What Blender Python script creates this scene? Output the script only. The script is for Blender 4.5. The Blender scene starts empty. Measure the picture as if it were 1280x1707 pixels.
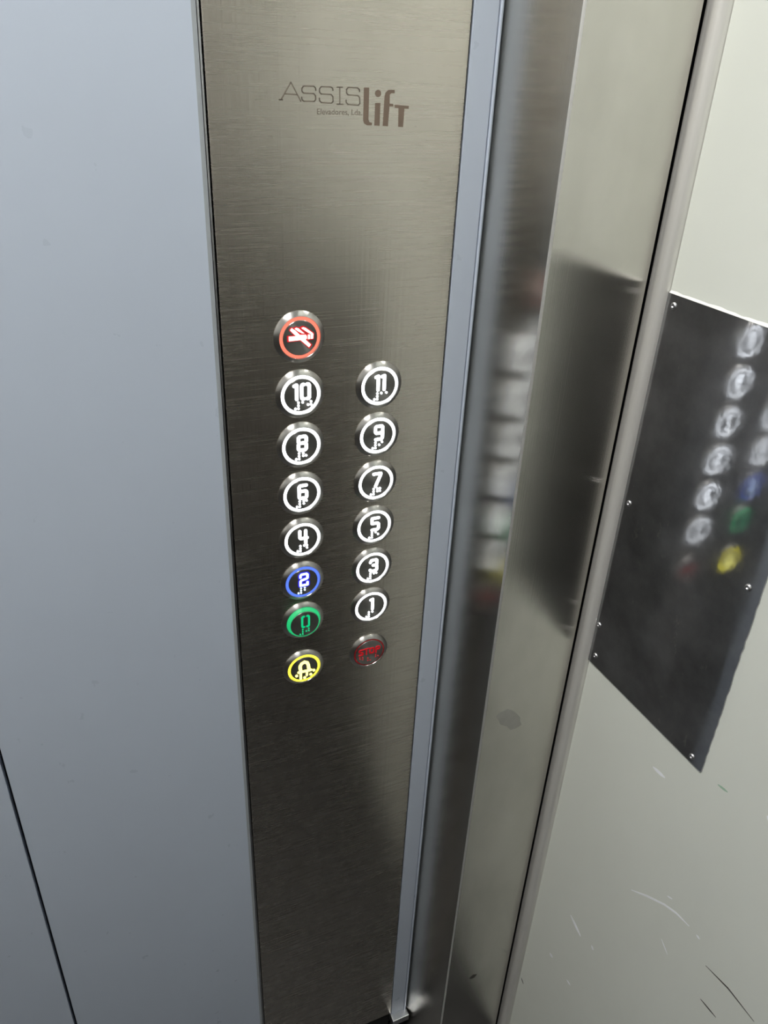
import bpy, bmesh, math, random
from mathutils import Vector, Matrix
random.seed(7)
scene = bpy.context.scene
COL = scene.collection
ZO = 0.95                        # floor level below the button grid's origin (metres)

# ------------------------------------------------------------------ camera
FPX = 1308.436
YAW, PIT, ROL = 0.429848, -0.517896, 0.046889
CAM = Vector((-0.168058, -0.526486, 0.229359 + ZO))
cd = bpy.data.cameras.new('camera')
cd.sensor_fit = 'VERTICAL'
cd.sensor_height = 36.0
cd.lens = FPX * 36.0 / 1707.0
cd.clip_start = 0.01
cam = bpy.data.objects.new('camera', cd)
COL.objects.link(cam)
fw = Vector((math.sin(YAW) * math.cos(PIT), math.cos(YAW) * math.cos(PIT), math.sin(PIT)))
rt = Vector((math.cos(YAW), -math.sin(YAW), 0))
up = rt.cross(fw)
r2 = math.cos(ROL) * rt + math.sin(ROL) * up
u2 = -math.sin(ROL) * rt + math.cos(ROL) * up
M = Matrix((r2, u2, -fw)).transposed().to_4x4()
M.translation = CAM
cam.matrix_world = M
scene.camera = cam

# ------------------------------------------------------------------ world, exposure
w = bpy.data.worlds.new('world')
scene.world = w
w.use_nodes = True
w.node_tree.nodes['Background'].inputs[0].default_value = (0.02, 0.02, 0.022, 1)
w.node_tree.nodes['Background'].inputs[1].default_value = 1.0
vs = scene.view_settings
vs.view_transform = 'Standard'
vs.look = 'None'
vs.gamma = 1.0
vs.use_curve_mapping = False
vs.exposure = 0.0
LAMP = 58.0                      # strength of the ceiling light's diffuser

# ------------------------------------------------------------------ materials
def nt_new(name):
    m = bpy.data.materials.new(name)
    m.use_nodes = True
    nt = m.node_tree
    return m, nt, nt.nodes['Principled BSDF']

def coords(nt, scale=(1, 1, 1), loc=(0, 0, 0)):
    tc = nt.nodes.new('ShaderNodeTexCoord')
    mp = nt.nodes.new('ShaderNodeMapping')
    mp.inputs['Scale'].default_value = scale
    mp.inputs['Location'].default_value = loc
    nt.links.new(tc.outputs['Object'], mp.inputs['Vector'])
    return mp.outputs['Vector']

def noise(nt, vec, scale=1.0, detail=4, rough=0.55):
    n = nt.nodes.new('ShaderNodeTexNoise')
    n.inputs['Scale'].default_value = scale
    n.inputs['Detail'].default_value = detail
    n.inputs['Roughness'].default_value = rough
    nt.links.new(vec, n.inputs['Vector'])
    return n.outputs['Fac']

def ramp(nt, fac, stops):
    r = nt.nodes.new('ShaderNodeValToRGB')
    e = r.color_ramp.elements
    while len(e) < len(stops):
        e.new(0.5)
    for el, (p, c) in zip(e, stops):
        el.position = p
        el.color = (*c, 1) if len(c) == 3 else c
    nt.links.new(fac, r.inputs['Fac'])
    return r.outputs['Color']

def maprange(nt, fac, a, b, c, d):
    n = nt.nodes.new('ShaderNodeMapRange')
    n.inputs[1].default_value, n.inputs[2].default_value = a, b
    n.inputs[3].default_value, n.inputs[4].default_value = c, d
    nt.links.new(fac, n.inputs[0])
    return n.outputs[0]

def math2(nt, op, a, b):
    n = nt.nodes.new('ShaderNodeMath')
    n.operation = op
    for i, v in enumerate((a, b)):
        if isinstance(v, (int, float)):
            n.inputs[i].default_value = v
        else:
            nt.links.new(v, n.inputs[i])
    return n.outputs[0]

def bump(nt, bsdf, height, strength, dist=0.001):
    b = nt.nodes.new('ShaderNodeBump')
    b.inputs['Strength'].default_value = strength
    b.inputs['Distance'].default_value = dist
    nt.links.new(height, b.inputs['Height'])
    nt.links.new(b.outputs['Normal'], bsdf.inputs['Normal'])

def tangent_const(nt, bsdf, v):
    c = nt.nodes.new('ShaderNodeCombineXYZ')
    for i in range(3):
        c.inputs[i].default_value = v[i]
    nt.links.new(c.outputs[0], bsdf.inputs['Tangent'])

def tangent_across(nt, bsdf):
    """tangent = horizontal direction lying in the surface (scatter across a vertical grain)"""
    g = nt.nodes.new('ShaderNodeNewGeometry')
    x = nt.nodes.new('ShaderNodeVectorMath')
    x.operation = 'CROSS_PRODUCT'
    x.inputs[1].default_value = (0, 0, 1)
    nt.links.new(g.outputs['True Normal'], x.inputs[0])
    nt.links.new(x.outputs[0], bsdf.inputs['Tangent'])

def simple(name, col, rough=0.5, metal=0.0, emit=None, es=0.0):
    m, nt, b = nt_new(name)
    n = noise(nt, coords(nt), 120, 3)
    lo = tuple(c * 0.93 for c in col)
    nt.links.new(ramp(nt, n, [(0.3, lo), (0.7, col)]), b.inputs['Base Color'])
    b.inputs['Roughness'].default_value = rough
    b.inputs['Metallic'].default_value = metal
    if emit:
        b.inputs['Emission Color'].default_value = (*emit, 1)
        b.inputs['Emission Strength'].default_value = es
    return m

def mat_paint(name, col, rough, dirt, bscale=0.06):
    m, nt, b = nt_new(name)
    big = noise(nt, coords(nt, (1, 1, 0.7)), 7, 5, 0.6)
    nt.links.new(ramp(nt, big, [(0.25, tuple(c * dirt for c in col)), (0.75, col)]), b.inputs['Base Color'])
    fine = noise(nt, coords(nt), 60, 3)
    nt.links.new(maprange(nt, fine, 0.3, 0.7, rough - 0.05, rough + 0.06), b.inputs['Roughness'])
    bump(nt, b, fine, bscale, 0.0006)
    return m

def mat_panel_steel():
    """control panel: horizontally brushed stainless, worn, with vertical scratches"""
    m, nt, b = nt_new('panel_brushed_steel')
    b.inputs['Metallic'].default_value = 1.0
    blotch = noise(nt, coords(nt, (1, 1, 0.6)), 14, 6, 0.65)
    nt.links.new(ramp(nt, blotch, [(0.3, (0.54, 0.505, 0.45)), (0.7, (0.63, 0.59, 0.53))]), b.inputs['Base Color'])
    grain = noise(nt, coords(nt, (6, 6, 900)), 1.0, 3, 0.6)
    vert = noise(nt, coords(nt, (420, 420, 4)), 1.0, 2, 0.5)
    rb = maprange(nt, blotch, 0.3, 0.7, 0.28, 0.24)
    nt.links.new(math2(nt, 'ADD', rb, maprange(nt, grain, 0.3, 0.7, -0.04, 0.04)), b.inputs['Roughness'])
    b.inputs['Anisotropic'].default_value = 0.75
    tangent_const(nt, b, (0, 0, 1))
    h = math2(nt, 'ADD', math2(nt, 'MULTIPLY', grain, 0.22), math2(nt, 'MULTIPLY', vert, 0.6))
    bump(nt, b, math2(nt, 'ADD', h, math2(nt, 'MULTIPLY', blotch, 1.5)), 0.10, 0.0006)
    return m

def mat_post_steel():
    """corner post: vertically brushed stainless"""
    m, nt, b = nt_new('post_brushed_steel')
    b.inputs['Metallic'].default_value = 1.0
    blotch = noise(nt, coords(nt, (1, 1, 0.5)), 16, 6, 0.6)
    nt.links.new(ramp(nt, blotch, [(0.3, (0.59, 0.575, 0.53)), (0.7, (0.70, 0.685, 0.64))]), b.inputs['Base Color'])
    nt.links.new(maprange(nt, blotch, 0.3, 0.7, 0.21, 0.17), b.inputs['Roughness'])
    b.inputs['Anisotropic'].default_value = 0.95
    tangent_across(nt, b)
    grain = noise(nt, coords(nt, (1800, 1800, 2)), 1.0, 2)
    bump(nt, b, grain, 1.0, 0.00005)
    return m

def mat_plate():
    """dark polished steel with a dull film: a sharp lobe mixed with a hazy one"""
    m, nt, b = nt_new('dark_polished_steel')
    b2 = nt.nodes.new('ShaderNodeBsdfPrincipled')
    mix = nt.nodes.new('ShaderNodeMixShader')
    out = nt.nodes['Material Output']
    blotch = noise(nt, coords(nt), 22, 6, 0.65)
    base = ramp(nt, blotch, [(0.3, (0.40, 0.405, 0.42)), (0.72, (0.46, 0.462, 0.475))])
    chips = noise(nt, coords(nt, (1, 1, 0.6)), 75, 5, 0.7)
    mc = nt.nodes.new('ShaderNodeMix')
    mc.data_type = 'RGBA'
    nt.links.new(maprange(nt, chips, 0.64, 0.74, 0.0, 0.7), mc.inputs[0])
    nt.links.new(base, mc.inputs[6])
    mc.inputs[7].default_value = (0.72, 0.70, 0.67, 1)
    col = mc.outputs[2]
    wob = noise(nt, coords(nt), 40, 3, 0.5)
    scr = noise(nt, coords(nt), 160, 4, 0.7)
    for q, r0, r1 in ((b, 0.05, 0.10), (b2, 0.42, 0.55)):
        q.inputs['Metallic'].default_value = 1.0
        nt.links.new(col, q.inputs['Base Color'])
        nt.links.new(maprange(nt, blotch, 0.35, 0.7, r0, r1), q.inputs['Roughness'])
        bump(nt, q, math2(nt, 'ADD', wob, math2(nt, 'MULTIPLY', scr, 0.30)), 0.06, 0.001)
    nt.links.new(maprange(nt, blotch, 0.3, 0.7, 0.30, 0.45), mix.inputs[0])
    nt.links.new(b.outputs[0], mix.inputs[1])
    nt.links.new(b2.outputs[0], mix.inputs[2])
    nt.links.new(mix.outputs[0], out.inputs['Surface'])
    return m

def mat_spun(name, col, rough):
    """turned metal: scatter along the radius about the object's own centre"""
    m, nt, b = nt_new(name)
    b.inputs['Metallic'].default_value = 1.0
    b.inputs['Roughness'].default_value = rough
    b.inputs['Anisotropic'].default_value = 0.85
    tc = nt.nodes.new('ShaderNodeTexCoord')
    nt.links.new(tc.outputs['Object'], b.inputs['Tangent'])
    n = noise(nt, coords(nt), 300, 2)
    nt.links.new(ramp(nt, n, [(0.3, tuple(c * 0.9 for c in col)), (0.7, col)]), b.inputs['Base Color'])
    return m

def mat_trim():
    m, nt, b = nt_new('trim_steel')
    b.inputs['Metallic'].default_value = 0.5
    n = noise(nt, coords(nt, (60, 60, 5)), 1.0, 5, 0.65)
    nt.links.new(ramp(nt, n, [(0.3, (0.68, 0.67, 0.64)), (0.7, (0.82, 0.81, 0.78))]), b.inputs['Base Color'])
    nt.links.new(maprange(nt, n, 0.3, 0.7, 0.46, 0.34), b.inputs['Roughness'])
    bump(nt, b, n, 0.12, 0.0008)
    return m

M_PAINT = mat_paint('blue_grey_paint', (0.485, 0.545, 0.645), 0.32, 0.95)
M_FOLD = mat_paint('grey_fold_paint', (0.36, 0.39, 0.42), 0.35, 0.9)
M_DOOR = mat_paint('grey_green_door_paint', (0.72, 0.745, 0.685), 0.33, 0.95, 0.02)
M_BACKW = mat_paint('grey_laminate', (0.46, 0.45, 0.425), 0.45, 0.9)
M_DARKW = mat_paint('added_dark_cladding', (0.088, 0.080, 0.070), 0.5, 0.9)  # unseen cladding, added to darken what the steel reflects
M_DARKW.node_tree.nodes['Principled BSDF'].inputs['Specular IOR Level'].default_value = 0.25
M_CEIL = mat_paint('white_ceiling_paint', (0.45, 0.45, 0.44), 0.5, 0.95)
M_FLOOR = mat_paint('black_rubber_floor', (0.022, 0.022, 0.023), 0.55, 0.8, 0.3)
M_PANEL = mat_panel_steel()
M_POST = mat_post_steel()
M_PLATE = mat_plate()
M_TRIM = mat_trim()
M_BEZEL = mat_spun('turned_bezel_steel', (0.70, 0.69, 0.67), 0.32)
M_CAP = mat_spun('turned_cap_steel', (0.40, 0.395, 0.38), 0.34)
M_BLACK = simple('black_gap', (0.006, 0.006, 0.006), 0.8)
M_EDGE = simple('bright_edge_metal', (0.68, 0.70, 0.72), 0.3, 1.0)
M_HILITE = simple('bright_highlight_metal', (0.80, 0.80, 0.78), 0.42, 0.75)
M_ALU = simple('rivet_aluminium', (0.72, 0.72, 0.74), 0.28, 1.0)
M_BEAD = simple('white_edge_line', (0.78, 0.78, 0.75), 0.6)
M_ENGR = simple('engraved_brown', (0.215, 0.16, 0.122), 0.6, 0.35)
M_ENGR2 = simple('engraved_worn', (0.26, 0.225, 0.185), 0.5, 0.6)
M_SCRW = simple('white_scratch', (0.93, 0.95, 0.98), 0.5)
M_SCRD = simple('dark_scratch', (0.05, 0.045, 0.04), 0.6)
M_SCRG = simple('green_scuff', (0.34, 0.50, 0.38), 0.5)
M_STAIN = simple('dull_stain', (0.52, 0.51, 0.49), 0.38, 1.0)
M_LED = {}
def led(name, col, s):
    if name not in M_LED:
        M_LED[name] = simple('led_' + name, tuple(0.02 + 0.18 * c for c in col), 0.4, 0, col, s)
    return M_LED[name]

# ------------------------------------------------------------------ mesh helpers
def link(name, bm, mat, parent=None, loc=(0, 0, 0), smooth=False, bevel=0.0):
    bmesh.ops.recalc_face_normals(bm, faces=bm.faces)
    me = bpy.data.meshes.new(name)
    bm.to_mesh(me)
    bm.free()
    me.materials.append(mat)
    for p in me.polygons:
        p.use_smooth = smooth
    o = bpy.data.objects.new(name, me)
    o.location = loc
    COL.objects.link(o)
    if parent:
        o.parent = parent
    if bevel:
        md = o.modifiers.new('bevel', 'BEVEL')
        md.width = bevel
        md.segments = 2
        md.limit_method = 'ANGLE'
    return o

def empty(name, loc=(0, 0, 0)):
    o = bpy.data.objects.new(name, None)
    o.empty_display_size = 0.05
    o.location = loc
    COL.objects.link(o)
    return o

def tag(o, label=None, cat=None, group=None, kind=None):
    if label: o['label'] = label
    if cat: o['category'] = cat
    if group: o['group'] = group
    if kind: o['kind'] = kind
    return o

def bm_box(bm, x0, x1, y0, y1, z0, z1):
    v = [bm.verts.new((x, y, z)) for x in (x0, x1) for y in (y0, y1) for z in (z0, z1)]
    for f in ((0, 1, 3, 2), (4, 6, 7, 5), (0, 4, 5, 1), (2, 3, 7, 6), (0, 2, 6, 4), (1, 5, 7, 3)):
        bm.faces.new([v[i] for i in f])

def box(name, x0, x1, y0, y1, z0, z1, mat, parent=None, bevel=0.0):
    bm = bmesh.new()
    bm_box(bm, x0, x1, y0, y1, z0, z1)
    return link(name, bm, mat, parent, bevel=bevel)

def column(name, prof, z0, z1, mat, parent=None, smooth=False):
    """vertical extrusion of an (x, y) outline"""
    bm = bmesh.new()
    a = [bm.verts.new((x, y, z0)) for x, y in prof]
    b = [bm.verts.new((x, y, z1)) for x, y in prof]
    n = len(prof)
    for i in range(n):
        f = bm.faces.new((a[i], a[(i + 1) % n], b[(i + 1) % n], b[i]))
    bm.faces.new(a)
    bm.faces.new(b)
    o = link(name, bm, mat, parent)
    if smooth:
        for p in o.data.polygons:
            p.use_smooth = len(p.vertices) == 4
        o.data.set_sharp_from_angle(angle=math.radians(35))
    return o

def bm_lathe(bm, prof, n=48, closed=False):
    """revolve (r, h) about the -y axis (h grows towards the room)"""
    rings = []
    for r, h in prof:
        if r < 1e-7:
            rings.append([bm.verts.new((0, -h, 0))])
        else:
            rings.append([bm.verts.new((r * math.cos(2 * math.pi * i / n), -h, r * math.sin(2 * math.pi * i / n))) for i in range(n)])
    pairs = list(zip(rings[:-1], rings[1:]))
    if closed:
        pairs.append((rings[-1], rings[0]))
    for A, B in pairs:
        for i in range(n):
            j = (i + 1) % n
            if len(A) == 1 and len(B) == 1:
                continue
            if len(A) == 1:
                bm.faces.new((A[0], B[j], B[i]))
            elif len(B) == 1:
                bm.faces.new((A[i], A[j], B[0]))
            else:
                bm.faces.new((A[i], A[j], B[j], B[i]))

def lathe(name, prof, mat, parent, loc, n=48, closed=False, sharp=28):
    bm = bmesh.new()
    bm_lathe(bm, prof, n, closed)
    o = link(name, bm, mat, parent, loc, smooth=True)
    o.data.set_sharp_from_angle(angle=math.radians(sharp))
    return o

def bm_poly(bm, pts, h0, h1):
    """(x, z) outline in mm extruded from -y=h0 to -y=h1 (metres)"""
    a = [bm.verts.new((x / 1000, -h0, z / 1000)) for x, z in pts]
    b = [bm.verts.new((x / 1000, -h1, z / 1000)) for x, z in pts]
    n = len(pts)
    for i in range(n):
        bm.faces.new((a[i], a[(i + 1) % n], b[(i + 1) % n], b[i]))
    bm.faces.new(a)
    bm.faces.new(b)

def bm_disc(bm, x, z, r, h0, h1, n=14):
    bm_poly(bm, [(x + r * math.cos(2 * math.pi * i / n), z + r * math.sin(2 * math.pi * i / n)) for i in range(n)], h0, h1)

def bm_stroke(bm, pts, wd, h0, h1, caps=True):
    for (x0, z0), (x1, z1) in zip(pts[:-1], pts[1:]):
        L = math.hypot(x1 - x0, z1 - z0)
        if L < 1e-6:
            continue
        nx, nz = -(z1 - z0) / L * wd / 2, (x1 - x0) / L * wd / 2
        bm_poly(bm, [(x0 + nx, z0 + nz), (x1 + nx, z1 + nz), (x1 - nx, z1 - nz), (x0 - nx, z0 - nz)], h0, h1)
    ps = pts if caps else pts[1:-1]
    for x, z in ps:
        bm_disc(bm, x, z, wd / 2, h0, h1, 12)

# ------------------------------------------------------------------ plan of the corner (metres)
TOP = 2.10                                   # ceiling height
SEAM = -0.2544
LIP0, PL0, PL1 = -0.0611, -0.0553, 0.1187    # fold, control plate left and right edge
ST1 = 0.13885                                # right edge of the painted strip
X0, X1, CD = 0.14322, 0.15854, 0.0651        # corner post: inner corner, front corner, depth
PB = 0.24855                                 # post's right edge
DX = 0.25762                                 # plane of the cover plate on the door
TILT = 0.01124                               # door stands slightly out of square
PY1, PY2, PZT, PZB = -0.07884, -0.2271, 0.09296 + ZO, -0.25389 + ZO
LEDGE = -0.908 + ZO
SPLIT = 0.94                                 # top of the dark cladding, added to darken reflections and bounce
DEND = -0.44                                 # far edge of the door leaf

# ------------------------------------------------------------------ room shell
tag(box('floor', -1.17, 0.40, -1.27, 0.03, -0.04, 0.0, M_FLOOR), kind='structure')
tag(box('ceiling', -1.17, 0.40, -1.27, 0.03, TOP, TOP + 0.04, M_CEIL), kind='structure')
wl = tag(empty('wall_left', (-1.15, -0.5, 0)), kind='structure')
wb = tag(empty('wall_back', (-0.35, -1.25, 0)), kind='structure')
def child_box(name, par, x0, x1, y0, y1, z0, z1, mat, bevel=0.0):
    o = box(name, x0, x1, y0, y1, z0, z1, mat, None, bevel)
    o.parent = par
    o.matrix_parent_inverse = Matrix.Translation(-Vector(par.location))
    return o
child_box('upper_panel', wl, -1.17, -1.15, -1.25, 0.03, SPLIT + 0.005, TOP, M_BACKW)
child_box('added_dark_panel', wl, -1.17, -1.15, -1.25, 0.03, 0.0, SPLIT, M_DARKW)
child_box('upper_panel', wb, -1.15, 0.40, -1.27, -1.25, SPLIT + 0.005, TOP, M_BACKW)
child_box('added_dark_panel', wb, -1.15, 0.40, -1.27, -1.25, 0.0, SPLIT, M_DARKW)

# front wall: painted sheet panels on a dark carcass
wf = tag(box('wall_front', -1.17, 0.40, 0.012, 0.03, 0, TOP, M_BLACK), kind='structure')
box('wall_panel', -1.15, SEAM - 0.0014, 0.0, 0.012, 0.0, TOP, M_PAINT, wf, 0.0006)
column('wall_panel', [(SEAM + 0.0014, 0.012), (SEAM + 0.0014, 0.0), (LIP0, 0.0), (LIP0, 0.012)], 0.0, TOP, M_PAINT, wf)
column('panel_fold', [(LIP0, 0.011), (LIP0, 0.0), (LIP0 + 0.0010, 0.0001), (LIP0 + 0.0030, 0.0008), (LIP0 + 0.0033, 0.011)], 0.0, TOP, M_FOLD, wf, True)
box('wall_panel', PL1 + 0.0016, ST1, 0.0, 0.012, LEDGE, TOP, M_PAINT, wf, 0.0004)
column('edge_bead', [(ST1 + 0.0006, 0.011), (ST1 + 0.0006, -0.0006), (ST1 + 0.0014, -0.0014), (ST1 + 0.0026, -0.0010), (ST1 + 0.0029, 0.011)], LEDGE, TOP, M_PAINT, wf, True)
box('sill', PL1 - 0.0002, X0 - 0.0004, -0.010, 0.012, LEDGE - 0.012, LEDGE - 0.0002, M_EDGE, wf, 0.001)
box('kick_recess', LIP0, PL1 - 0.0004, 0.004, 0.012, 0.0, LEDGE - 0.004, M_BLACK, wf)

# corner post (bent stainless sheet), gap and half round trim, door
def arc(cx, cy, r, a0, a1, n):
    return [(cx + r * math.cos(math.radians(a0 + (a1 - a0) * i / n)), cy + r * math.sin(math.radians(a0 + (a1 - a0) * i / n))) for i in range(n + 1)]
R = 0.0022
sl = math.degrees(math.atan2(X1 - X0, CD))            # lean of the post's side face
# bend centre so that both faces stay tangent
t = math.radians(90 - sl)
dd = R / math.tan(t / 2) if False else R * math.tan(math.radians((90 + sl) / 2 - sl))
cx_, cy_ = X1 + R * (1 / math.cos(math.radians(sl)) - math.tan(math.radians(sl)) * 1.0), -CD + R
prof = [(X0, 0.011), (X0, 0.0)] + arc(cx_, cy_, R, 180 + sl, 270, 7) + [(PB - 0.0006, -CD), (PB, -CD + 0.0006), (PB, 0.011)]
post = tag(column('trim_1', prof, 0.0, TOP, M_POST, None, True), kind='structure')
def on_post(name, pts, mat):
    bm = bmesh.new()
    bm_poly(bm, pts, CD - 0.0002, CD + 0.00012)
    o = link(name, bm, mat, post, (0, 0, ZO))
    return o
on_post('stain', [(172.2, -311.2), (174.5, -307.5), (179, -306.5), (184, -305.2), (189.3, -308.5), (195, -314), (200.8, -322), (201.5, -327), (203.8, -332.7), (198, -335.5), (191.8, -335.7), (189, -332), (186.7, -329), (178.6, -323.7), (176, -318)], M_STAIN)
on_post('stain', [(191.2, -762.3), (195.8, -757.5), (202.1, -760.3), (198.4, -765.8), (193.2, -765.0)], M_SCRD)

column('edge_highlight', arc(cx_ + 0.0001, cy_ + 0.0001, R + 0.00025, 180 + sl + 12, 258, 6) + arc(cx_, cy_, R - 0.0004, 258, 180 + sl + 12, 6), 0.0, TOP, M_HILITE, post, True)  # pale strip painting a highlight along the bend
box('gap_seal', PB + 0.0002, DX + 0.006, -0.048, 0.011, 0.0, TOP, M_BLACK, post)
ty = -0.0793
tp = [(DX + 0.010, -0.0614), (DX - 0.0034, -0.0614), (DX - 0.0040, -0.0618), (DX - 0.0042, -0.0650), (DX - 0.0048, -0.0668),
      (DX - 0.0060, -0.0692), (DX - 0.0066, -0.0722), (DX - 0.0060, -0.0752), (DX - 0.0042, -0.0778), (DX - 0.0012, -0.0792), (DX + 0.010, ty)]
tag(column('trim_2', tp, 0.0, TOP, M_TRIM, None, True), kind='structure')

def dxy(y, off=0.0):                                  # point on the door's face, off = height towards the room
    return DX + (PY1 - y) * math.tan(TILT) - off
door = tag(column('door_1', [(dxy(-0.0798, -0.0012), -0.0798), (dxy(DEND, -0.0012), DEND), (dxy(DEND, -0.04), DEND), (dxy(-0.0798, -0.04), -0.0798)], 0.004, TOP, M_DOOR), kind='structure')
wr = tag(empty('wall_right', (0.27, -0.75, 0)), kind='structure')
child_box('upper_panel', wr, 0.27, 0.30, -1.25, DEND - 0.004, SPLIT + 0.005, TOP, M_DOOR)
child_box('added_dark_panel', wr, 0.27, 0.30, -1.25, DEND - 0.004, 0.0, SPLIT, M_DARKW)  # unseen dark panel, added to darken the control plate's reflection
def scratch(pts, wd, mat):
    wd *= 1.35
    bm = bmesh.new()
    n = len(pts)
    L, Rr = [], []
    for i, (y, z) in enumerate(pts):
        a = pts[max(0, i - 1)]
        b = pts[min(n - 1, i + 1)]
        ty_, tz_ = b[0] - a[0], b[1] - a[1]
        q = math.hypot(ty_, tz_)
        f = 0.35 if i in (0, n - 1) else 1.0
        ny, nz = -tz_ / q * wd / 2 * f, ty_ / q * wd / 2 * f
        for lst, s in ((L, 1), (Rr, -1)):
            yy, zz = (y + s * ny) / 1000, (z + s * nz) / 1000 + ZO
            lst.append([bm.verts.new((dxy(yy, h), yy, zz)) for h in (-0.0014, -0.00112)])
    for i in range(n - 1):
        bm.faces.new((L[i][1], L[i + 1][1], Rr[i + 1][1], Rr[i][1]))
        bm.faces.new((L[i][0], L[i + 1][0], L[i + 1][1], L[i][1]))
        bm.faces.new((Rr[i][0], Rr[i + 1][0], Rr[i + 1][1], Rr[i][1]))
    return link('scratch', bm, mat, door)
def mid(p):
    if len(p) == 2:
        (a, b), (c, d) = p
        return [p[0], (a * .67 + c * .33, b * .67 + d * .33), (a * .33 + c * .67, b * .33 + d * .67), p[1]]
    return p
for pts, wd, mt in [
    ([(-181.8, -294.6), (-196.5, -292.7)], 2.6, M_SCRW), ([(-243.6, -250.8), (-253.4, -249.0)], 1.6, M_SCRG),
    ([(-134.4, -572.6), (-155.0, -581.3)], 3.0, M_SCRW), ([(-171.8, -571.9), (-175.5, -575.0)], 2.2, M_SCRW),
    ([(-118.6, -668.4), (-124.5, -667.2)], 3.0, M_SCRW), ([(-197.8, -443.9), (-214.8, -429.7), (-234.5, -415.4), (-247.9, -409.2), (-263.0, -406.2)], 1.5, M_SCRW),
    ([(-271.3, -406.0), (-275.5, -406.2)], 1.6, M_SCRW), ([(-242.9, -454.3), (-253.5, -462.4)], 1.0, M_SCRW),
    ([(-234.5, -403.2), (-239.9, -400.2)], 1.0, M_SCRW), ([(-152.4, -667.5), (-159.2, -667.1)], 2.0, M_SCRW),
    ([(-287.7, -236.6), (-293.6, -241.6)], 2.0, M_SCRW),
    ([(-288.5, -424.1), (-312.3, -418.9), (-339.9, -419.4)], 1.3, M_SCRD), ([(-295.2, -463.1), (-312.9, -461.2)], 1.2, M_SCRD),
    ([(-82.5, -776.7), (-88.6, -781.0)], 1.6, M_SCRD)]:
    scratch(mid(pts), wd, mt)

# ------------------------------------------------------------------ riveted cover plate on the door
pc = tag(empty('cover_plate', (dxy(-0.153), -0.153, PZB)), 'dark polished steel plate riveted to the pale door beside the corner trim', 'metal plate')
def to_parent(o, par):
    o.parent = par
    o.matrix_parent_inverse = Matrix.Translation(-Vector(par.location))
    return o
bm = bmesh.new()
out = []
N = 60
for i in range(N + 1):                                # right edge, ragged where the plate was cut
    z = PZB + (PZT - PZB) * i / N
    out.append((PY2 + (random.uniform(-0.0005, 0.0004) if 0 < i < N else 0), z))
out += [(PY1, PZT), (PY1, PZB)]
fa = [bm.verts.new((dxy(y, 0.0), y, z)) for y, z in out]
ba = [bm.verts.new((dxy(y, -0.0012), y, z)) for y, z in out]
n = len(out)
for i in range(n):
    bm.faces.new((fa[i], fa[(i + 1) % n], ba[(i + 1) % n], ba[i]))
bm.faces.new(fa)
to_parent(link('plate_sheet', bm, M_PLATE), pc)
bm = bmesh.new()                                      # thin white bead along the top edge
pts = []
for i in range(25):
    y = PY1 - 0.0015 + (PY2 - PY1) * i / 24
    pts.append((y, PZT + 0.0015 + random.uniform(-0.0006, 0.0007)))
a = [bm.verts.new((dxy(y, 0.0004), y, PZT + 0.0001)) for y, z in pts]
b = [bm.verts.new((dxy(y, -0.0011), y, z)) for y, z in pts]
c = [bm.verts.new((dxy(y, -0.0011), y, PZT + 0.0001)) for y, z in pts]
for i in range(24):
    bm.faces.new((a[i], a[i + 1], b[i + 1], b[i]))
    bm.faces.new((a[i], a[i + 1], c[i + 1], c[i]))
o = to_parent(link('white_bead', bm, M_BEAD), pc)
o['label'] = 'thin white line along the top edge'
riv = bmesh.new()
bm_lathe(riv, [(0.0027, 0.0), (0.0026, 0.0006), (0.0021, 0.0012), (0.0014, 0.0014), (0.0010, 0.0012), (0.0009, 0.0004), (0.0, 0.0004)], 20)
rme = None
for y, z in [(-0.0875, 0.085), (-0.087, -0.080), (-0.0875, -0.243), (-0.2155, -0.2476), (-0.216, -0.0802), (-0.216, 0.083), (-0.0835, -0.2097)]:
    if rme is None:
        o = link('rivet', riv, M_ALU, None, smooth=True)
        rme = o.data
    else:
        o = bpy.data.objects.new('rivet', rme)
        COL.objects.link(o)
    o.location = (dxy(y, 0.0), y, z + ZO)
    o.rotation_euler = (0, 0, -math.pi / 2 + TILT)
    to_parent(o, pc)

# ------------------------------------------------------------------ control panel
cp = tag(empty('control_panel', (0, 0, ZO)), 'tall brushed steel lift control panel with two columns of lit round buttons', 'control panel')
def cbox(name, x0, x1, y0, y1, z0, z1, mat, bevel=0.0):
    return to_parent(box(name, x0, x1, y0, y1, z0, z1, mat, None, bevel), cp)
cbox('face_plate', PL0, PL1, 0.0, 0.006, LEDGE + 0.003, TOP - 0.03, M_PANEL, 0.0005)
cbox('edge_strip', PL0 - 0.0022, PL0 - 0.0010, 0.0014, 0.011, LEDGE + 0.003, TOP - 0.03, M_EDGE)

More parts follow.
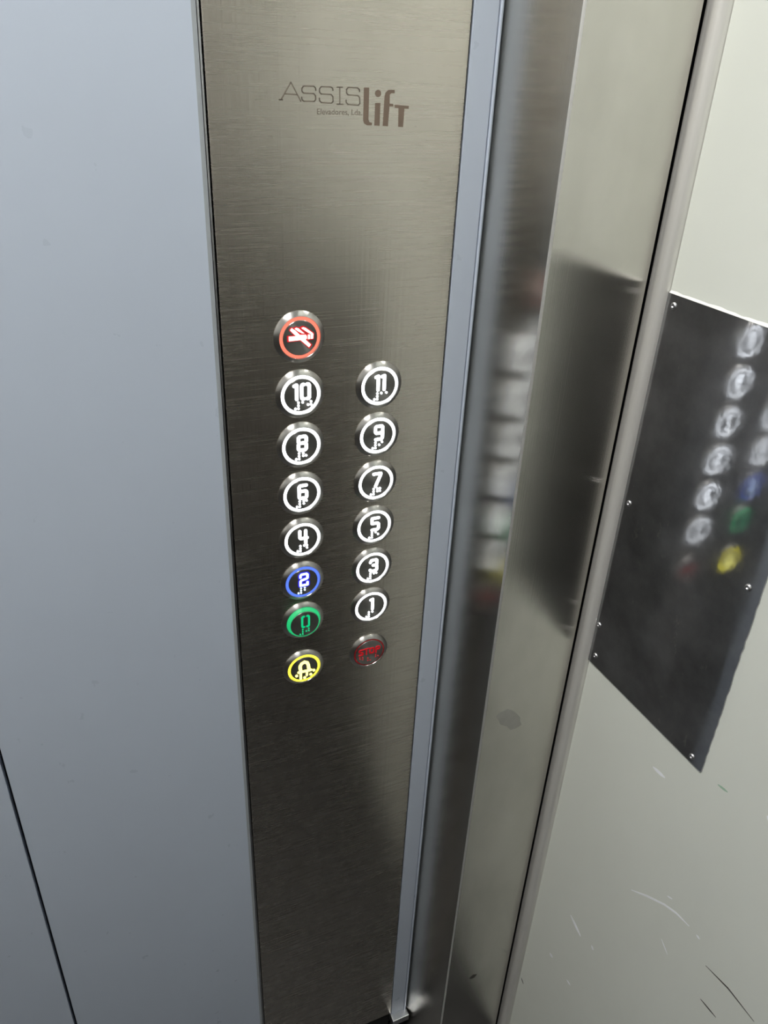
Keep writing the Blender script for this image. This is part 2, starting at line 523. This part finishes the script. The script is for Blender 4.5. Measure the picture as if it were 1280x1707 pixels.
# engraved maker's mark
PROUD = 0.00012
def engr(name, polys=(), strokes=(), discs=(), wd=0.7, mat=M_ENGR, label=None):
    bm = bmesh.new()
    for p in polys:
        bm_poly(bm, p, -0.0002, PROUD)
    for s in strokes:
        bm_stroke(bm, s, wd, -0.0002, PROUD)
    for x, z, r in discs:
        bm_disc(bm, x, z, r, -0.0002, PROUD, 18)
    o = link(name, bm, mat, cp)
    if label:
        o['label'] = label
    return o
engr('lettering', polys=[
    [(45.37, 215.96), (48.92, 216.06), (49.05, 197.73), (49.72, 196.28), (51.62, 195.9), (51.42, 194.43), (48.16, 194.39), (46.13, 195.4), (45.32, 197.26)],
    [(53.44, 207.48), (57.06, 207.56), (56.99, 194.19), (53.32, 194.35)],
    [(66.76, 215.25), (66.86, 213.32), (64.47, 213.25), (63.5, 212.41), (63.63, 207.3), (66.17, 207.15), (66.24, 205.71), (63.58, 205.65), (62.99, 194.06), (59.28, 194.22), (59.79, 211.3), (60.44, 213.55), (62.37, 215.12)],
    [(67.21, 206.76), (77.49, 206.25), (77.34, 204.48), (67.3, 205.0)],
    [(70.11, 204.85), (74.36, 204.63), (73.97, 193.67), (70.46, 193.84)]], discs=[(55.22, 212.91, 2.1)], label='bold brown engraved letters lifT')
def rnd(p, r=1.1):
    """cut the corners of a stroke path"""
    q = [p[0]]
    for a, b, c in zip(p[:-2], p[1:-1], p[2:]):
        for e in (a, c):
            L = math.hypot(e[0] - b[0], e[1] - b[1])
            k = min(r / L, 0.45)
            q.append((b[0] + (e[0] - b[0]) * k, b[1] + (e[1] - b[1]) * k))
    return q + [p[-1]]
engr('lettering', strokes=[[(-9.54, 207.83), (-3.08, 217.46), (3.19, 207.34)], [(-7.07, 211.09), (0.93, 210.81)], [(-10.6, 207.83), (-8.6, 207.83)],
    rnd([(13.02, 213.57), (12.79, 215.71), (4.1, 215.65), (3.83, 211.86), (12.78, 211.6), (13.0, 207.37), (4.01, 207.36), (3.8, 209.42)]),
    rnd([(24.33, 213.88), (24.07, 215.64), (15.59, 215.69), (15.36, 211.67), (24.35, 211.41), (24.63, 206.64), (15.59, 206.83), (15.36, 209.21)]),
    [(28.95, 215.69), (29.08, 206.23)], [(27.16, 215.63), (30.74, 215.74)], [(27.28, 206.19), (31.25, 206.28)],
    rnd([(42.39, 213.68), (42.09, 215.66), (33.62, 215.82), (33.45, 211.64), (42.45, 211.27), (42.85, 205.82), (33.55, 206.23), (33.27, 208.64)])],
    wd=0.75, mat=M_ENGR2, label='thin worn engraved letters ASSIS')
cu = bpy.data.curves.new('small_print', 'FONT')
cu.body = 'Elevadores, Lda.'
cu.size = 0.0042
cu.extrude = 0.0001
tob = bpy.data.objects.new('small_print', cu)
COL.objects.link(tob)
dg = bpy.context.evaluated_depsgraph_get()
me = bpy.data.meshes.new_from_object(tob.evaluated_get(dg))
bpy.data.objects.remove(tob)
xs = [v.co.x for v in me.vertices]
k = 0.0305 / (max(xs) - min(xs))
for v in me.vertices:
    x, y, z = v.co
    v.co = (0.0139 + (x - min(xs)) * k, -0.00004 - z, 0.2002 + y * k)
me.materials.clear()
me.materials.append(M_ENGR2)
o = bpy.data.objects.new('small_print', me)
COL.objects.link(o)
o.parent = cp

# buttons
SP = 0.06367
ROWS = [0.05758, 0.01426, -0.02738, -0.06950, -0.11148, -0.15372, -0.19564, -0.24863]
BEZ = [(0.0152, 0.0), (0.0190, 0.0), (0.0191, 0.0005), (0.0188, 0.0009), (0.0160, 0.0028), (0.0155, 0.0029), (0.0153, 0.0026)]
H = 0.0030                                            # height of a cap's face
DIG = {                                               # stroke paths in mm about the button's centre
    '0': [[(-1.35, 8.2), (-2.3, 8.2), (-3.1, 7.3), (-3.1, -2.1), (-2.3, -3.0), (-1.35, -3.0)], [(1.35, 8.2), (2.3, 8.2), (3.1, 7.3), (3.1, -2.1), (2.3, -3.0), (1.35, -3.0)]],
    '1': [[(-1.4, 7.6), (0.6, 8.2), (0.6, -2.8)]],
    '2': [[(-3.1, 5.4), (-3.1, 7.2), (-2.2, 8.2), (2.2, 8.2), (3.1, 7.2), (3.1, 4.0), (2.2, 3.2), (-2.2, 2.4), (-3.1, 1.4), (-3.1, -2.9), (3.1, -2.9), (3.1, -0.4)]],
    '3': [[(-3.1, 6.2), (-2.2, 8.2), (2.2, 8.2), (3.1, 7.2), (3.1, 4.0), (2.2, 2.9), (-0.4, 2.9)], [(2.2, 2.9), (3.1, 1.6), (3.1, -2.0), (2.2, -3.0), (-2.4, -3.0), (-3.1, -1.6)]],
    '4': [[(-3.1, 8.4), (-3.1, 2.4), (-2.2, 1.4), (3.2, 1.4)], [(1.9, 8.4), (1.9, -3.2)]],
    '5': [[(3.0, 8.2), (-3.0, 8.2), (-3.0, 3.4), (2.2, 3.0), (3.1, 2.0), (3.1, -2.0), (2.2, -3.0), (-2.8, -3.0)]],
    '6': [[(2.8, 8.2), (-2.2, 8.2), (-3.1, 7.2), (-3.1, -2.0), (-2.2, -3.0), (2.2, -3.0), (3.1, -2.0), (3.1, 2.2), (2.2, 3.2), (-3.0, 3.2)]],
    '7': [[(-3.1, 8.2), (3.1, 8.2), (3.0, 6.6), (-1.2, -3.2)]],
    '8': [[(-2.0, 2.8), (2.0, 2.8), (3.1, 3.9), (3.1, 7.2), (2.2, 8.2), (-2.2, 8.2), (-3.1, 7.2), (-3.1, 3.9), (-2.0, 2.8), (-3.1, 1.7), (-3.1, -2.0), (-2.2, -3.0), (2.2, -3.0), (3.1, -2.0), (3.1, 1.7), (2.0, 2.8)]],
    '9': [[(3.0, 2.4), (-2.2, 2.4), (-3.1, 3.4), (-3.1, 7.2), (-2.2, 8.2), (2.2, 8.2), (3.1, 7.2), (3.1, -2.0), (2.2, -3.0), (-2.6, -3.0)]],
}
BR = {'1': (1,), '2': (1, 2), '3': (1, 4), '4': (1, 4, 5), '5': (1, 5), '6': (1, 2, 4), '7': (1, 2, 4, 5), '8': (1, 2, 5), '9': (2, 4), '0': (2, 4, 5), '#': (3, 4, 5, 6)}
def braille(bm, text, h, r):
    x = -4.4
    for i, ch in enumerate('#' + text):
        for d in BR[ch]:
            cx = x + (2.3 if d > 3 else 0)
            cz = -5.6 - 2.35 * ((d - 1) % 3)
            bm_disc(bm, cx, cz, r, h - 0.0002, h + 0.0005, 10)
        x += 5.6 if i == 0 else 4.2

def button(col, row, label, ring_mat, glyph_mat, glyph, name='push_button', raised=False, ring=(0.0129, 0.0152), halo=None):
    loc = Vector((col * SP, 0, ROWS[row]))
    b = lathe(name, BEZ, M_BEZEL, cp, loc, 64)
    b['label'] = label
    h = 0.0062 if raised else H
    r0, r1 = ring
    if raised:
        rp = [(r1, 0.0), (r1, 0.0026), (r1 - 0.0004, 0.0034), (r0 + 0.0010, h - 0.0006), (r0 + 0.0004, h - 0.0002), (r0, h - 0.0003), (r0, 0.0)]
    else:
        rp = [(r1, 0.0), (r1, h - 0.0008), (r1 - 0.0003, h - 0.0004), (r0 + 0.0002, h - 0.0003), (r0, h - 0.0004), (r0, 0.0)]
    lathe('light_ring', rp, ring_mat, b, (0, 0, 0), 64)
    lathe('button_cap', [(r0 - 0.00005, 0.0), (r0 - 0.00005, h - 0.0003), (r0 - 0.0004, h), (0.004, h), (0.0, h)], M_CAP, b, (0, 0, 0), 48)
    bm = bmesh.new()
    bb = bmesh.new()
    glyph(bm, bb, h)
    link('symbol', bm, glyph_mat, b)
    if halo:                                          # emissive border painting the bloom around the lit symbol
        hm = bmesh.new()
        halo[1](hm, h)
        link('symbol_glow', hm, halo[0], b)
    if len(bb.verts):
        link('braille', bb, glyph_mat, b)
    else:
        bb.free()
    return b

def number(text, wd, br):
    def g(bm, bb, h):
        if len(text) == 1:
            offs, sx = [0.6], 1.0
        else:
            offs, sx = ([-3.9, 3.5], 0.95) if text == '10' else ([-2.3, 2.8], 1.0)
        for ch, ox in zip(text, offs):
            for s in DIG[ch]:
                bm_stroke(bm, [(x * sx + ox, z) for x, z in s], wd, h - 0.0002, h + 0.0003)
        braille(bb, text, h, br)
    return g

WHITE = led('white', (0.92, 0.96, 1.0), 4.0)
names = {1: '10', 2: '8', 3: '6', 4: '4'}
for r, t_ in names.items():
    button(0, r, f'white lit round floor button numbered {t_}', WHITE, WHITE, number(t_, 2.6, 0.95))
for r, t_ in {1: '11', 2: '9', 3: '7', 4: '5', 5: '3', 6: '1'}.items():
    button(1, r, f'white lit round floor button numbered {t_}', WHITE, WHITE, number(t_, 2.6, 0.95))
button(0, 5, 'blue lit round floor button numbered 2', led('blue_ring', (0.09, 0.19, 1.0), 1.25), led('blue_digit', (0.62, 0.80, 1.0), 2.0), number('2', 2.2, 0.85),
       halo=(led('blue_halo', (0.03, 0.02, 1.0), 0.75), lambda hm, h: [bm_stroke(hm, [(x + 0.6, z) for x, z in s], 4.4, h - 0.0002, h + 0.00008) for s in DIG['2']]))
button(0, 6, 'green rimmed round floor button numbered 0', led('green_ring', (0.01, 0.62, 0.20), 0.8), led('green_digit', (0.0, 0.75, 0.28), 0.75), number('0', 1.8, 0.75), raised=True)

NS = [[(-7.72, 6.39), (-6.46, 7.9), (-3.6, 5.85), (-0.32, 2.53), (-3.66, 2.0)],
      [(-4.61, 7.35), (-3.36, 8.05), (-1.5, 7.5), (1.38, 4.84), (3.67, 2.82), (1.37, 3.21), (-1.95, 5.11)],
      [(0.17, 7.57), (1.84, 8.13), (3.71, 7.49), (9.78, 2.72), (9.56, 1.3), (7.24, 2.52), (4.1, 4.62)],
      [(-9.26, 1.86), (-3.66, 1.8), (-1.98, 2.67), (4.29, 2.35), (5.04, 1.27), (5.02, -0.78), (3.84, -1.3), (8.25, -5.62), (6.75, -7.56), (0.05, -1.39), (-9.12, -1.62)],
      [(5.55, 2.25), (7.45, 2.09), (7.43, -1.2), (5.53, -1.24)], [(7.87, 2.47), (9.78, 2.72), (9.55, -1.17), (7.85, -1.23)]]
def g_ns(bm, bb, h):
    for i, p in enumerate(NS):
        mx, mz = sum(x for x, z in p) / len(p), sum(z for x, z in p) / len(p)
        k = 0.88 if i in (1, 2) else 0.94
        bm_poly(bm, [(mx + (x - mx) * k, mz + (z - mz) * k) for x, z in p], h - 0.0002, h + 0.0003)
button(0, 0, 'round indicator with a red glowing ring and a no smoking symbol', led('red_ring', (1.0, 0.19, 0.12), 1.3), led('warm_symbol', (1.0, 0.82, 0.74), 2.2), g_ns, name='no_smoking_indicator',
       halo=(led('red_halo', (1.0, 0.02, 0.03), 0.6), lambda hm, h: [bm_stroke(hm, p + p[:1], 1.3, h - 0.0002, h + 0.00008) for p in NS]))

def g_bell(bm, bb, h):
    a, c = h - 0.0002, h + 0.0003
    bm_stroke(bm, [(-3.3, -2.6), (-3.9, 1.25), (-3.9, 4.2), (-2.4, 6.6), (0.1, 7.6), (2.7, 6.2), (3.8, 2.95), (4.3, -2.4)], 3.0, a, c)
    bm_stroke(bm, [(-5.4, -3.0), (6.2, -3.3)], 2.6, a, c)
    bm_poly(bm, [(-1.4, 8.2), (0.1, 9.6), (1.5, 8.2)], a, c)
    bm_stroke(bm, [(-3.5, -3.0), (-3.6, -11.0)], 2.4, a, c)
    bm_stroke(bm, [(2.4, -3.4), (2.3, -8.6)], 2.0, a, c)
    for x, z in [(-7.4, -6.4), (0.2, -10.6), (6.0, -8.4), (9.0, -4.5)]:
        bm_disc(bb, x, z, 1.35, a, h + 0.0005, 12)
YEL = led('yellow', (1.0, 0.88, 0.045), 2.2)
YEL2 = led('pale_yellow', (1.0, 0.95, 0.25), 2.4)
button(0, 7, 'round alarm button glowing yellow with a bell symbol', YEL, YEL2, g_bell)

def g_stop(bm, bb, h):
    a, c = h - 0.0002, h + 0.0004
    for s in ([(-6.4, 5.0), (-10.2, 5.0), (-10.2, 2.4), (-6.4, 1.6), (-6.4, -1.0), (-10.2, -0.9)],
              [(-5.0, 5.2), (-0.9, 5.4)], [(-3.0, 5.2), (-3.0, -1.2)],
              [(0.4, 4.8), (4.2, 4.8), (4.2, -0.9), (0.4, -0.9), (0.4, 4.8)],
              [(6.6, -1.6), (6.6, 5.2), (10.2, 5.2), (10.2, 2.1), (6.8, 2.0)]):
        bm_stroke(bm, rnd(s, 0.8) if len(s) > 2 else s, 1.35, a, c)
    for x, z in [(-9.6, -3.3), (-9.4, -5.4), (-6.8, -4.2), (-6.6, -6.4), (-1.3, -6.2), (-1.3, -9.0), (1.0, -9.2), (6.6, -4.4), (6.6, -6.6), (9.0, -6.4)]:
        bm_disc(bb, x, z, 0.62, a, c, 10)
RED = simple('red_glow_acrylic', (0.70, 0.015, 0.03), 0.4, 0, (0.6, 0.01, 0.02), 0.18)  # slight emission added so the unlit letters look vivid
M_RIM = simple('red_rim', (0.42, 0.02, 0.025), 0.25)
button(1, 7, 'unlit round button with red STOP lettering', M_RIM, RED, g_stop, ring=(0.0139, 0.0152))

# ------------------------------------------------------------------ ceiling light
LX, LY, LS = -0.45, -0.40, 0.17
cl = tag(empty('ceiling_light', (LX, LY, TOP)), 'square flush white light panel on the lift ceiling', 'ceiling light')
def lbox(name, x0, x1, y0, y1, z0, z1, mat, bevel=0.0):
    return to_parent(box(name, x0, x1, y0, y1, z0, z1, mat, None, bevel), cl)
for (x0, x1, y0, y1) in [(-LS - .02, LS + .02, -LS - .02, -LS), (-LS - .02, LS + .02, LS, LS + .02), (-LS - .02, -LS, -LS, LS), (LS, LS + .02, -LS, LS)]:
    lbox('frame_bar', LX + x0, LX + x1, LY + y0, LY + y1, TOP - 0.014, TOP, M_EDGE, 0.002)
lbox('diffuser', LX - LS, LX + LS, LY - LS, LY + LS, TOP - 0.010, TOP - 0.001, led('lamp', (1.0, 0.985, 0.95), LAMP))
